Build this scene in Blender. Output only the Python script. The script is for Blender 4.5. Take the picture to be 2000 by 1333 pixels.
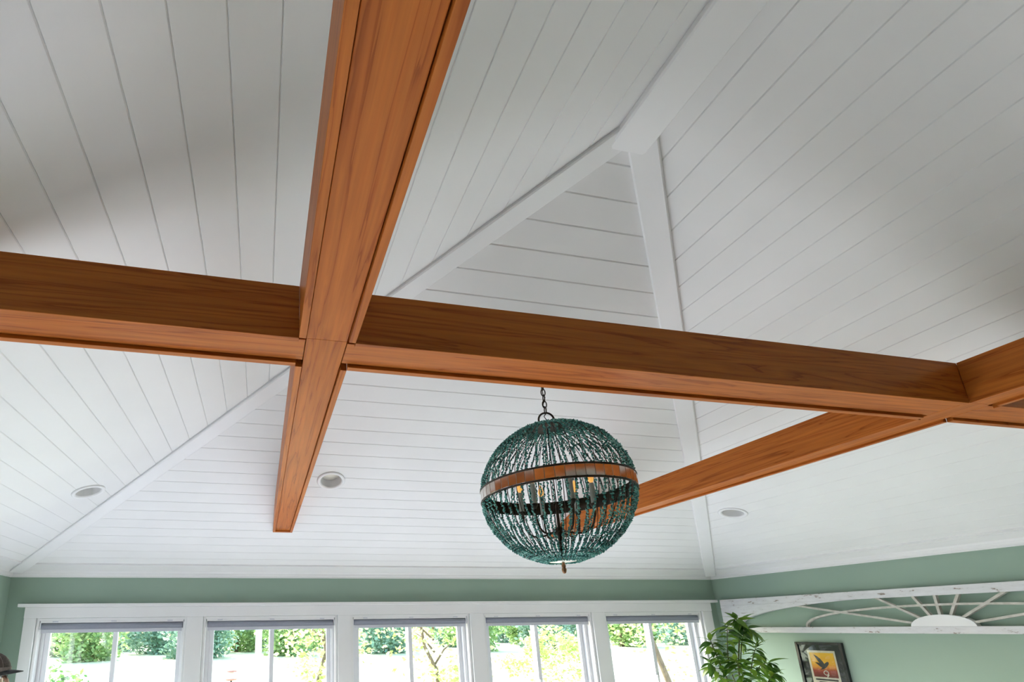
import bpy, bmesh, math, random
from mathutils import Vector, Matrix, Quaternion
PI = math.pi
for o in list(bpy.data.objects): bpy.data.objects.remove(o)
scn = bpy.context.scene
col = scn.collection
rnd = random.Random(7)

# ------------------------------------------------------------------ camera, sky, sun, exposure
CAM = Vector((0, 0, 2.0))
RIGHT = Vector((0.98192522, -0.18862014, -0.01566237))
UP = Vector((-0.02966144, -0.23508447, 0.97152226))
FWD = Vector((0.18693064, 0.95349763, 0.23643011))
FPX, PX, PY = 934.71, 691.96, 1000.14
cd = bpy.data.cameras.new('camera'); cam = bpy.data.objects.new('camera', cd); col.objects.link(cam)
m = Matrix((RIGHT, UP, -FWD)).transposed().to_4x4(); m.translation = CAM
cam.matrix_world = m
cd.sensor_width = 36; cd.lens = FPX / 2000 * 36
cd.shift_x = (1000 - PX) / 2000; cd.shift_y = (PY - 666.5) / 2000
cd.clip_start = 0.02; cd.clip_end = 500
scn.camera = cam

w = bpy.data.worlds.new('sky'); scn.world = w; w.use_nodes = True
nt = w.node_tree
bg = nt.nodes['Background']
sky = nt.nodes.new('ShaderNodeTexSky'); sky.sky_type = 'NISHITA'; sky.sun_disc = False
sky.sun_elevation = math.radians(38); sky.sun_rotation = math.radians(-25); sky.air_density = 1.2; sky.dust_density = 2.5
nt.links.new(sky.outputs[0], bg.inputs[0]); bg.inputs[1].default_value = 2.0

sd = bpy.data.lights.new('sun', 'SUN'); sd.energy = 24.0; sd.angle = math.radians(1.0); sd.color = (0.90, 0.94, 1.08)
sun = bpy.data.objects.new('sun', sd); col.objects.link(sun)
SUN_DIR = Vector((0.26, -0.78, -0.57)).normalized()
sun.rotation_euler = SUN_DIR.to_track_quat('-Z', 'Y').to_euler()
sun.location = (-10, 12, 14)

scn.view_settings.view_transform = 'Standard'; scn.view_settings.look = 'None'
scn.view_settings.gamma = 1; scn.view_settings.use_curve_mapping = False
scn.view_settings.exposure = -0.30

def ray(u, v):
    return FWD + RIGHT * ((u - PX) / FPX) - UP * ((v - PY) / FPX)
def at_y(u, v, y):                     # the point of a pixel's sight line at distance y down the room
    d = ray(u, v); return CAM + d * (y / d.y)

# ------------------------------------------------------------------ materials
def mat(name, color, rough=0.5, metal=0.0, spec=0.5):
    M = bpy.data.materials.new(name); M.use_nodes = True
    b = M.node_tree.nodes['Principled BSDF']
    b.inputs['Base Color'].default_value = (*color, 1); b.inputs['Roughness'].default_value = rough
    b.inputs['Metallic'].default_value = metal; b.inputs['Specular IOR Level'].default_value = spec
    return M
def N(M, t): return M.node_tree.nodes.new(t)
def LK(M, a, b): M.node_tree.links.new(a, b)
def B(M): return M.node_tree.nodes['Principled BSDF']
def ramp(M, stops):
    r = N(M, 'ShaderNodeValToRGB'); e = r.color_ramp.elements
    while len(e) < len(stops): e.new(0.5)
    for k, (p, c) in enumerate(stops): e[k].position = p; e[k].color = (*c, 1)
    return r
def noisy(name, c1, c2, scale=8, rough=0.5, bump=0.0, detail=4, vec='Object', mscale=(1, 1, 1), spec=0.5, bscale=None):
    M = mat(name, c1, rough, spec=spec)
    tc = N(M, 'ShaderNodeTexCoord'); mp = N(M, 'ShaderNodeMapping'); mp.inputs['Scale'].default_value = mscale
    LK(M, tc.outputs[vec], mp.inputs[0])
    n = N(M, 'ShaderNodeTexNoise'); n.inputs['Scale'].default_value = scale; n.inputs['Detail'].default_value = detail
    LK(M, mp.outputs[0], n.inputs['Vector'])
    r = ramp(M, [(0.3, c1), (0.7, c2)]); LK(M, n.outputs[0], r.inputs[0]); LK(M, r.outputs[0], B(M).inputs['Base Color'])
    if bump:
        n2 = n
        if bscale:
            n2 = N(M, 'ShaderNodeTexNoise'); n2.inputs['Scale'].default_value = bscale; LK(M, mp.outputs[0], n2.inputs['Vector'])
        bp = N(M, 'ShaderNodeBump'); bp.inputs['Strength'].default_value = bump; bp.inputs['Distance'].default_value = 0.01
        LK(M, n2.outputs[0], bp.inputs['Height']); LK(M, bp.outputs[0], B(M).inputs['Normal'])
    return M
def island(name, stops, rough=0.5, trans=0.0, metal=0.0):     # colour varies from loose piece to loose piece
    M = mat(name, stops[0][1], rough, metal)
    g = N(M, 'ShaderNodeNewGeometry'); r = ramp(M, stops)
    LK(M, g.outputs['Random Per Island'], r.inputs[0]); LK(M, r.outputs[0], B(M).inputs['Base Color'])
    if trans:
        t = N(M, 'ShaderNodeBsdfTranslucent'); LK(M, r.outputs[0], t.inputs[0])
        mx = N(M, 'ShaderNodeMixShader'); mx.inputs[0].default_value = trans
        out = M.node_tree.nodes['Material Output']
        LK(M, B(M).outputs[0], mx.inputs[1]); LK(M, t.outputs[0], mx.inputs[2]); LK(M, mx.outputs[0], out.inputs[0])
    return M
def cherry(name, axis):
    M = mat(name, (0.4, 0.12, 0.02), 0.42, spec=0.16)
    tc = N(M, 'ShaderNodeTexCoord'); mp = N(M, 'ShaderNodeMapping')
    s = [16.0, 16.0, 16.0]; s[axis] = 0.75; mp.inputs['Scale'].default_value = s
    oi = N(M, 'ShaderNodeObjectInfo'); ad = N(M, 'ShaderNodeVectorMath'); ad.operation = 'ADD'
    sc = N(M, 'ShaderNodeVectorMath'); sc.operation = 'SCALE'; sc.inputs['Scale'].default_value = 3.0
    cb = N(M, 'ShaderNodeCombineXYZ')
    for k in range(3): LK(M, oi.outputs['Random'], cb.inputs[k])
    LK(M, cb.outputs[0], sc.inputs[0]); LK(M, tc.outputs['Object'], ad.inputs[0]); LK(M, sc.outputs[0], ad.inputs[1])
    LK(M, ad.outputs[0], mp.inputs[0])
    n = N(M, 'ShaderNodeTexNoise'); n.inputs['Scale'].default_value = 1.0; n.inputs['Detail'].default_value = 5; n.inputs['Distortion'].default_value = 0.7
    LK(M, mp.outputs[0], n.inputs['Vector'])
    mul = N(M, 'ShaderNodeMath'); mul.operation = 'MULTIPLY'; mul.inputs[1].default_value = 7.0; LK(M, n.outputs[0], mul.inputs[0])
    fr = N(M, 'ShaderNodeMath'); fr.operation = 'FRACT'; LK(M, mul.outputs[0], fr.inputs[0])
    r = ramp(M, [(0.0, (0.50, 0.142, 0.022)), (0.5, (0.56, 0.168, 0.028)), (0.84, (0.47, 0.128, 0.019)), (0.96, (0.34, 0.080, 0.010)), (1.0, (0.49, 0.138, 0.021))])
    LK(M, fr.outputs[0], r.inputs[0])
    n2 = N(M, 'ShaderNodeTexNoise'); n2.inputs['Scale'].default_value = 6.0; n2.inputs['Detail'].default_value = 6; LK(M, mp.outputs[0], n2.inputs['Vector'])
    r2 = ramp(M, [(0.25, (0.72, 0.72, 0.72)), (0.75, (1.08, 1.05, 1.0))]); LK(M, n2.outputs[0], r2.inputs[0])
    mx = N(M, 'ShaderNodeMix'); mx.data_type = 'RGBA'; mx.blend_type = 'MULTIPLY'; mx.inputs[0].default_value = 0.8
    LK(M, r.outputs[0], mx.inputs[6]); LK(M, r2.outputs[0], mx.inputs[7]); LK(M, mx.outputs[2], B(M).inputs['Base Color'])
    return M

WHITE = noisy('white_board_paint', (0.80, 0.80, 0.785), (0.83, 0.83, 0.815), 3, 0.42, 0.02, bscale=180)
TRIMW = noisy('white_trim_paint', (0.82, 0.82, 0.81), (0.85, 0.85, 0.84), 3, 0.35, 0.015, bscale=120)
GREEN = noisy('sage_wall_paint', (0.29, 0.40, 0.32), (0.31, 0.42, 0.335), 2.5, 0.62, 0.05, bscale=300)
WOOD_X = cherry('cherry_grain_x', 0); WOOD_Y = cherry('cherry_grain_y', 1)
FLOORM = noisy('pale_oak_floor', (0.40, 0.385, 0.375), (0.48, 0.465, 0.455), 3, 0.4, mscale=(8, 0.6, 1))
VINYL = noisy('white_vinyl', (0.80, 0.81, 0.83), (0.83, 0.84, 0.86), 4, 0.3)
SHADE_F = noisy('grey_shade_fabric', (0.30, 0.32, 0.38), (0.34, 0.36, 0.42), 60, 0.8, mscale=(1, 1, 6))
SHADE_B = noisy('grey_hem_bar', (0.55, 0.57, 0.62), (0.60, 0.61, 0.66), 9, 0.4)
BRONZE = noisy('dark_bronze', (0.030, 0.024, 0.018), (0.07, 0.05, 0.035), 30, 0.45); B(BRONZE).inputs['Metallic'].default_value = 0.7
COPPER = noisy('aged_brass', (0.28, 0.14, 0.07), (0.36, 0.19, 0.10), 40, 0.35); B(COPPER).inputs['Metallic'].default_value = 0.8
MIRROR = noisy('antique_mirror', (0.66, 0.60, 0.54), (0.76, 0.72, 0.67), 25, 0.12); B(MIRROR).inputs['Metallic'].default_value = 1.0
GROUT = noisy('pale_grout', (0.45, 0.43, 0.40), (0.6, 0.58, 0.54), 60, 0.7)
BEAD = island('turquoise_chips', [(0.0, (0.010, 0.075, 0.068)), (0.3, (0.025, 0.18, 0.155)), (0.6, (0.06, 0.30, 0.25)), (0.85, (0.13, 0.44, 0.38)), (1.0, (0.26, 0.56, 0.50))], 0.3)
CANDLE = noisy('candle_sleeve', (0.36, 0.38, 0.34), (0.46, 0.47, 0.42), 20, 0.5)
BULB = mat('amber_bulb', (0.9, 0.5, 0.15), 0.2); B(BULB).inputs['Emission Color'].default_value = (1.0, 0.48, 0.12, 1); B(BULB).inputs['Emission Strength'].default_value = 0.9
MILK = noisy('milk_glass', (0.82, 0.80, 0.70), (0.86, 0.84, 0.75), 10, 0.25)
def glass_mat():
    M = bpy.data.materials.new('window_glass'); M.use_nodes = True; nt = M.node_tree; nt.nodes.clear()
    out = nt.nodes.new('ShaderNodeOutputMaterial'); tr = nt.nodes.new('ShaderNodeBsdfTransparent'); gl = nt.nodes.new('ShaderNodeBsdfGlossy')
    lw = nt.nodes.new('ShaderNodeLayerWeight'); lw.inputs[0].default_value = 0.5
    pw = nt.nodes.new('ShaderNodeMath'); pw.operation = 'POWER'; pw.inputs[1].default_value = 5.0; nt.links.new(lw.outputs['Facing'], pw.inputs[0])
    fr = nt.nodes.new('ShaderNodeMath'); fr.operation = 'MULTIPLY_ADD'; fr.inputs[1].default_value = 0.96; fr.inputs[2].default_value = 0.04; nt.links.new(pw.outputs[0], fr.inputs[0]); mx = nt.nodes.new('ShaderNodeMixShader')
    tr.inputs[0].default_value = (0.97, 0.985, 0.98, 1); gl.inputs['Roughness'].default_value = 0.02
    nt.links.new(fr.outputs[0], mx.inputs[0]); nt.links.new(tr.outputs[0], mx.inputs[1]); nt.links.new(gl.outputs[0], mx.inputs[2]); nt.links.new(mx.outputs[0], out.inputs[0])
    return M
GLASS = glass_mat()
def chipped():
    M = mat('chipped_white_paint', (0.72, 0.72, 0.72), 0.6)
    tc = N(M, 'ShaderNodeTexCoord'); n = N(M, 'ShaderNodeTexNoise'); n.inputs['Scale'].default_value = 26; n.inputs['Detail'].default_value = 8; n.inputs['Roughness'].default_value = 0.7
    mp = N(M, 'ShaderNodeMapping'); mp.inputs['Scale'].default_value = (1, 0.45, 1.6)
    LK(M, tc.outputs['Object'], mp.inputs[0]); LK(M, mp.outputs[0], n.inputs['Vector'])
    r = ramp(M, [(0.0, (0.16, 0.09, 0.06)), (0.375, (0.30, 0.24, 0.20)), (0.40, (0.66, 0.66, 0.66)), (0.7, (0.76, 0.76, 0.77))])
    LK(M, n.outputs[0], r.inputs[0]); LK(M, r.outputs[0], B(M).inputs['Base Color'])
    bp = N(M, 'ShaderNodeBump'); bp.inputs['Strength'].default_value = 0.4; bp.inputs['Distance'].default_value = 0.004
    LK(M, r.outputs[0], bp.inputs['Height']); LK(M, bp.outputs[0], B(M).inputs['Normal'])
    return M
CHIP = chipped()
SPOKE = noisy('weathered_cream_paint', (0.46, 0.44, 0.38), (0.62, 0.60, 0.54), 30, 0.65, 0.15)
BLACKF = noisy('black_frame_lacquer', (0.010, 0.012, 0.012), (0.025, 0.028, 0.028), 12, 0.25)
MATB = noisy('charcoal_mat_board', (0.022, 0.024, 0.024), (0.035, 0.037, 0.036), 40, 0.7)
CREAM = noisy('cream_paper', (0.62, 0.56, 0.44), (0.68, 0.62, 0.50), 20, 0.7)
INK = noisy('black_ink', (0.02, 0.018, 0.02), (0.04, 0.035, 0.04), 30, 0.6)
def print_mat():
    M = mat('sunset_print', (0.7, 0.4, 0.05), 0.6)
    tc = N(M, 'ShaderNodeTexCoord'); sp = N(M, 'ShaderNodeSeparateXYZ'); LK(M, tc.outputs['Generated'], sp.inputs[0])
    n = N(M, 'ShaderNodeTexNoise'); n.inputs['Scale'].default_value = 5; LK(M, tc.outputs['Generated'], n.inputs['Vector'])
    ma = N(M, 'ShaderNodeMath'); ma.operation = 'MULTIPLY_ADD'; ma.inputs[1].default_value = 0.12; LK(M, n.outputs[0], ma.inputs[0]); LK(M, sp.outputs[2], ma.inputs[2])
    r = ramp(M, [(0.12, (0.17, 0.02, 0.015)), (0.34, (0.34, 0.045, 0.015)), (0.46, (0.62, 0.22, 0.015)), (0.62, (0.72, 0.36, 0.012)), (1.0, (0.74, 0.42, 0.02))])
    LK(M, ma.outputs[0], r.inputs[0]); LK(M, r.outputs[0], B(M).inputs['Base Color']); return M
PRINT = print_mat()
LEAF = island('glossy_green_leaf', [(0.0, (0.03, 0.09, 0.012)), (0.35, (0.07, 0.17, 0.02)), (0.7, (0.14, 0.27, 0.03)), (1.0, (0.24, 0.36, 0.05))], 0.35, 0.35)
def per_object_leaf():
    M = LEAF.copy(); M.name = 'house_plant_leaf'
    g = next(n for n in M.node_tree.nodes if n.type == 'NEW_GEOMETRY'); r = next(n for n in M.node_tree.nodes if n.type == 'VALTORGB')
    oi = N(M, 'ShaderNodeObjectInfo'); LK(M, oi.outputs['Random'], r.inputs[0]); return M
LEAFP = per_object_leaf()
BARK = noisy('brown_bark', (0.10, 0.065, 0.04), (0.20, 0.14, 0.09), 12, 0.9, 0.5, mscale=(3, 3, 0.6))
STEM = noisy('green_brown_stem', (0.07, 0.08, 0.03), (0.12, 0.12, 0.05), 14, 0.7)
TREE_A = island('tree_leaf_cool', [(0.0, (0.10, 0.20, 0.13)), (0.5, (0.22, 0.36, 0.24)), (1.0, (0.40, 0.54, 0.40))], 0.6, 0.35)
TREE_B = island('tree_leaf_fresh', [(0.0, (0.14, 0.24, 0.08)), (0.5, (0.28, 0.42, 0.14)), (1.0, (0.46, 0.58, 0.24))], 0.6, 0.4)
TREE_C = island('tree_leaf_pale', [(0.0, (0.24, 0.34, 0.08)), (0.5, (0.42, 0.50, 0.16)), (1.0, (0.62, 0.66, 0.30))], 0.6, 0.45)
TREE_D = island('shrub_leaf_deep', [(0.0, (0.04, 0.12, 0.02)), (0.5, (0.10, 0.24, 0.04)), (1.0, (0.22, 0.40, 0.08))], 0.5, 0.35)
LAWN = noisy('sunny_lawn', (0.36, 0.38, 0.22), (0.46, 0.47, 0.28), 0.8, 0.9)
PATIO = noisy('bluestone_patio', (0.14, 0.14, 0.155), (0.19, 0.19, 0.205), 2, 0.9)

# ------------------------------------------------------------------ helpers
class MB:
    def __init__(s): s.v = []; s.f = []
    def add(s, vs, fs):
        k = len(s.v); s.v += [tuple(p) for p in vs]; s.f += [tuple(i + k for i in q) for q in fs]; return s
    def box(s, x0, x1, y0, y1, z0, z1):
        vs = [(x, y, z) for z in (z0, z1) for y in (y0, y1) for x in (x0, x1)]
        return s.add(vs, [(0, 2, 3, 1), (4, 5, 7, 6), (0, 1, 5, 4), (2, 6, 7, 3), (0, 4, 6, 2), (1, 3, 7, 5)])
    def prism(s, bottom, top):                      # two outlines with the same number of corners
        n = len(bottom)
        return s.add(list(bottom) + list(top), [tuple(range(n))[::-1], tuple(range(n, 2 * n))] + [(i, (i + 1) % n, n + (i + 1) % n, n + i) for i in range(n)])
    def tube(s, pts, rad, n=8, cap=True):
        pts = [Vector(p) for p in pts]; rings = []
        if not hasattr(rad, '__len__'): rad = [rad] * len(pts)
        a = None
        for i, p in enumerate(pts):
            d = (pts[min(i + 1, len(pts) - 1)] - pts[max(i - 1, 0)]).normalized()
            if a is None: a = d.orthogonal().normalized()
            a = (a - d * a.dot(d)).normalized(); b = d.cross(a)
            rings.append([p + (a * math.cos(2 * PI * k / n) + b * math.sin(2 * PI * k / n)) * rad[i] for k in range(n)])
        vs = [q for r in rings for q in r]; fs = []
        for i in range(len(pts) - 1):
            for k in range(n): fs.append((i * n + k, i * n + (k + 1) % n, (i + 1) * n + (k + 1) % n, (i + 1) * n + k))
        if cap: fs += [tuple(range(n))[::-1], tuple(range((len(pts) - 1) * n, len(pts) * n))]
        return s.add(vs, fs)
    def lathe(s, prof, n=32, c=(0, 0, 0), close=False):
        vs = [(c[0] + r * math.cos(2 * PI * k / n), c[1] + r * math.sin(2 * PI * k / n), c[2] + z) for r, z in prof for k in range(n)]
        m_ = len(prof); fs = []
        for i in range(m_ if close else m_ - 1):
            j = (i + 1) % m_
            for k in range(n): fs.append((i * n + k, i * n + (k + 1) % n, j * n + (k + 1) % n, j * n + k))
        return s.add(vs, fs)
    def torus(s, c, R_, r_, u, v, n=24, m_=8):       # ring in the plane of unit vectors u, v
        c, u, v = Vector(c), Vector(u), Vector(v); w_ = u.cross(v); vs = []; fs = []
        for i in range(n):
            e = u * math.cos(2 * PI * i / n) + v * math.sin(2 * PI * i / n)
            for k in range(m_): vs.append(c + e * (R_ + r_ * math.cos(2 * PI * k / m_)) + w_ * (r_ * math.sin(2 * PI * k / m_)))
        for i in range(n):
            for k in range(m_): fs.append((i * m_ + k, ((i + 1) % n) * m_ + k, ((i + 1) % n) * m_ + (k + 1) % m_, i * m_ + (k + 1) % m_))
        return s.add(vs, fs)
    def build(s, name, material, parent=None, smooth=False, bevel=0.0, fixn=True):
        me = bpy.data.meshes.new(name); me.from_pydata(s.v, [], s.f)
        if fixn:
            bm = bmesh.new(); bm.from_mesh(me); bmesh.ops.recalc_face_normals(bm, faces=bm.faces); bm.to_mesh(me); bm.free()
        me.materials.append(material)
        if smooth: me.shade_smooth()
        o = bpy.data.objects.new(name, me); col.objects.link(o)
        if parent: o.parent = parent
        if bevel:
            b = o.modifiers.new('bevel', 'BEVEL'); b.width = bevel; b.segments = 2; b.limit_method = 'ANGLE'; b.angle_limit = 0.7
        return o
def tag(o, label=None, cat=None, group=None, kind=None):
    if label: o['label'] = label
    if cat: o['category'] = cat
    if group: o['group'] = group
    if kind: o['kind'] = kind
    return o
def struct(o, label=None): o['kind'] = 'structure'; return tag(o, label)
def empty(name, loc=(0, 0, 0)):
    o = bpy.data.objects.new(name, None); col.objects.link(o); o.location = loc; o.empty_display_size = 0.1; return o
def dup(o, parent=None, matrix=None):
    c = o.copy(); col.objects.link(c); c.parent = parent
    if matrix is not None: c.matrix_local = matrix
    return c

# ------------------------------------------------------------------ room dimensions (metres; camera stands at x 0, y 0)
S = 4.3
XL, XR, D = -0.458 * S, 1.091 * S, S
YB = -4.6                                       # back wall
ZW = 2.0 + 0.110 * S                            # slope height at the walls
ZC = 2.0 + 0.102 * S                            # underside of the crown
XA, YA = 0.290 * S, S * (1 - 0.748)             # apex in plan
T = 0.383; ZA = ZW + T * (XA - XL); TR = (ZA - ZW) / (XR - XA); KR = (XR - XA) / (D - YA)
zl = lambda x, y=0: ZW + T * (x - XL)
zr = lambda x, y=0: ZW + TR * (XR - x)
ze = lambda x, y: ZW + T * (D - y)
WT = 0.14

# walls -------------------------------------------------------------
WIN = [(-1.740, -0.598), (-0.468, 0.675), (0.793, 1.923), (2.059, 3.207), (3.344, 4.490)]
SILL, HEAD = 0.30, 2.115
def wall_with_openings(name, axis, pos, thick, a0, a1, z1, opens, material):
    mb = MB()
    def bx(p0, p1, q0, q1):
        lo, hi = sorted((pos, pos + thick))
        if axis == 'y': mb.box(p0, p1, lo, hi, q0, q1)
        else: mb.box(lo, hi, p0, p1, q0, q1)
    if not opens: bx(a0, a1, 0, z1)
    else:
        z0o, z1o = opens[0][2], opens[0][3]
        bx(a0, a1, 0, z0o); bx(a0, a1, z1o, z1); c = a0
        for p0, p1, _, _ in opens: bx(c, p0, z0o, z1o); c = p1
        bx(c, a1, z0o, z1o)
    return struct(mb.build(name, material))
wf = wall_with_openings('wall_far', 'y', D, WT, XL - WT, XR + WT, ZW + 0.02, [(a, b, SILL, HEAD) for a, b in WIN], GREEN)
LW = [(0.9, 2.1), (2.6, 3.8)]
wl_ = wall_with_openings('wall_left', 'x', XL, -WT, YB - WT, D, ZW + 0.02, [(a, b, SILL, HEAD) for a, b in LW], GREEN)
wr_ = wall_with_openings('wall_right', 'x', XR, WT, YB - WT, D, ZW + 0.02, [], GREEN)
BWN = []
wb = wall_with_openings('wall_back', 'y', YB, -WT, XL, XR, ZW + 0.02, [(a, b, 0.25, HEAD) for a, b in BWN], GREEN)
struct(MB().prism([(XL - WT, YB - WT, ZW + 0.02), (XR + WT, YB - WT, ZW + 0.02), (XA, YB - WT, ZA + 0.08)], [(XL - WT, YB, ZW + 0.02), (XR + WT, YB, ZW + 0.02), (XA, YB, ZA + 0.08)]).build('wall_back_gable', GREEN))
struct(MB().box(XL - WT, XR + WT, YB - WT, D + WT, -0.15, 0).build('floor', FLOORM))

# ceiling: backing, then every board ---------------------------------------
UPB = 0.013
def lift(ps, dz): return [(x, y, z + dz) for x, y, z in ps]
bk = MB()
for ps in ([(XL - WT, YB - WT, zl(XL - WT)), (XA, YB - WT, ZA), (XA, YA, ZA), (XL - WT, D + WT, zl(XL - WT))],
           [(XR + WT, YB - WT, zr(XR + WT)), (XA, YB - WT, ZA), (XA, YA, ZA), (XR + WT, D + WT, zr(XR + WT))],
           [(XL - WT, D + WT, ze(0, D + WT)), (XA, YA, ZA), (XR + WT, D + WT, ze(0, D + WT))]):
    bk.prism(lift(ps, UPB), lift(ps, UPB + 0.06))
ceiling = struct(bk.build('ceiling', WHITE))
G0, G1 = 0.0027, 0.0002
def board(plan, zf, dirv, name='board'):
    # plan: 4 corners, the first two on one long edge, the last two on the other; dirv points from the first edge to the second
    a, b, c, d = plan
    def off(p, k): return (p[0] + dirv[0] * k, p[1] + dirv[1] * k)
    def lay(k, dz): return [(x, y, zf(x, y) + dz) for x, y in (off(a, k), off(b, k), off(c, -k), off(d, -k))]
    mb = MB(); r0, r1, r2 = lay(G0, 0), lay(G1, 0.0035), lay(G1, UPB - 0.001)
    mb.add(r0 + r1 + r2, [(3, 2, 1, 0), (8, 9, 10, 11)] + [(i + o_, (i + 1) % 4 + o_, (i + 1) % 4 + 4 + o_, i + 4 + o_) for o_ in (0, 4) for i in range(4)])
    return mb.build(name, WHITE, ceiling)
def edges(lo, hi, x0, sp):
    k = math.floor((lo - x0) / sp) + 1; e = [lo]
    while x0 + k * sp < hi - 1e-4: e.append(x0 + k * sp); k += 1
    if len(e) > 1 and e[1] - e[0] < 0.02: e.pop(1)
    return e + [hi]
el = edges(XL, XA, 0.0023 * S, 0.0253 * S)
for a, b in zip(el, el[1:]):
    h = lambda x: D - (x - XL)
    board([(a, YB), (a, h(a)), (b, h(b)), (b, YB)], zl, (1, 0))
er = edges(XA, XR, 0.3252 * S, 0.0255 * S)
for a, b in zip(er, er[1:]):
    h = lambda x: D - (XR - x) / KR
    board([(a, YB), (a, h(a)), (b, h(b)), (b, YB)], zr, (1, 0))
ee = edges(YA, D, 0.5498 * S, 0.0245 * S)
for a, b in zip(ee, ee[1:]):
    board([(XL + D - a, a), (XR - (D - a) * KR, a), (XR - (D - b) * KR, b), (XL + D - b, b)], ze, (0, 1))

# hip trims, ridge ----------------------------------------------------------
def hip(n, P0, P1, w_, depth, zA, zB):
    P0, P1 = Vector(P0), Vector(P1); d = (P1 - P0); dh = Vector((d.x, d.y, 0)).normalized(); s = Vector((-dh.y, dh.x, 0))
    mb = MB(); h = w_ / 2
    dropA = 0.0
    def ring(P):
        e1, e2 = P - s * h, P + s * h
        z1, z2 = zA(e1.x, e1.y), zB(e2.x, e2.y); zb_ = min(z1, z2) - depth
        c = 0.012
        return [(e1.x, e1.y, z1 + 0.004), (e1.x, e1.y, zb_ + c * .4), (e1.x + s.x * c * .5, e1.y + s.y * c * .5, zb_), (e2.x - s.x * c * .5, e2.y - s.y * c * .5, zb_), (e2.x, e2.y, zb_ + c * .4), (e2.x, e2.y, z2 + 0.004)]
    mb.prism(ring(P0), ring(P1)); return struct(mb.build(n, TRIMW))
apex = Vector((XA, YA, ZA))
endp = Vector((XA, YA + 0.06, 0))
L0 = Vector((XL + 0.06, D - 0.06, 0)); L1 = Vector((XA, YA, 0)) + (L0 - Vector((XA, YA, 0))).normalized() * 0.03
# left hip: side s of direction (corner -> apex) : right side is the end slope
hip('trim_1', L0, L1, 0.095, 0.016, lambda x, y: min(zl(x), ze(x, y)), lambda x, y: min(zl(x), ze(x, y)))
R0 = Vector((XR - 0.06 * KR, D - 0.06, 0)); R1 = Vector((XA, YA, 0)) + (R0 - Vector((XA, YA, 0))).normalized() * 0.03
hip('trim_2', R0, R1, 0.095, 0.016, lambda x, y: min(zr(x), ze(x, y)), lambda x, y: min(zr(x), ze(x, y)))
RW = 0.0175 * S; ZRB = 2.0 + 0.384 * S
rb = MB(); c = 0.006
sec = lambda y: [(XA - RW, y, ZA - T * RW + 0.004), (XA - RW, y, ZRB + c), (XA - RW + c, y, ZRB), (XA + RW - c, y, ZRB), (XA + RW, y, ZRB + c), (XA + RW, y, ZA - TR * RW + 0.004), (XA, y, ZA)]
rb.prism(sec(YB), sec(0.268 * S)); struct(rb.build('trim_3', TRIMW))

# crown moulding --------------------------------------------------------------
pr = [(0, ZC), (0.012, ZC), (0.012, ZC + 0.012), (0.020, ZC + 0.018)]
for k in range(1, 7):
    a = k / 6 * PI / 2; pr.append((0.020 + 0.130 * (1 - math.cos(a)), ZC + 0.018 + 0.066 * math.sin(a)))
pr += [(0.165, ZC + 0.084)]
pr.append((0.165, ZW + T * 0.165 + 0.004)); pr.append((0, ZW + 0.004))
def crown(n, fn, s0, s1):
    mb = MB(); mb.prism([fn(p, z, s0) for p, z in pr], [fn(p, z, s1) for p, z in pr]); return struct(mb.build(n, TRIMW))
crown('trim_4', lambda p, z, s: (XL + p if s == 0 else XR - p, D - p, z), 0, 1)
crown('trim_5', lambda p, z, s: (XR - p, D - p if s == 0 else YB, z - (T - TR) * p * (z > ZW)), 0, 1)
crown('trim_6', lambda p, z, s: (XL + p, D - p if s == 0 else YB, z), 0, 1)

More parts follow.
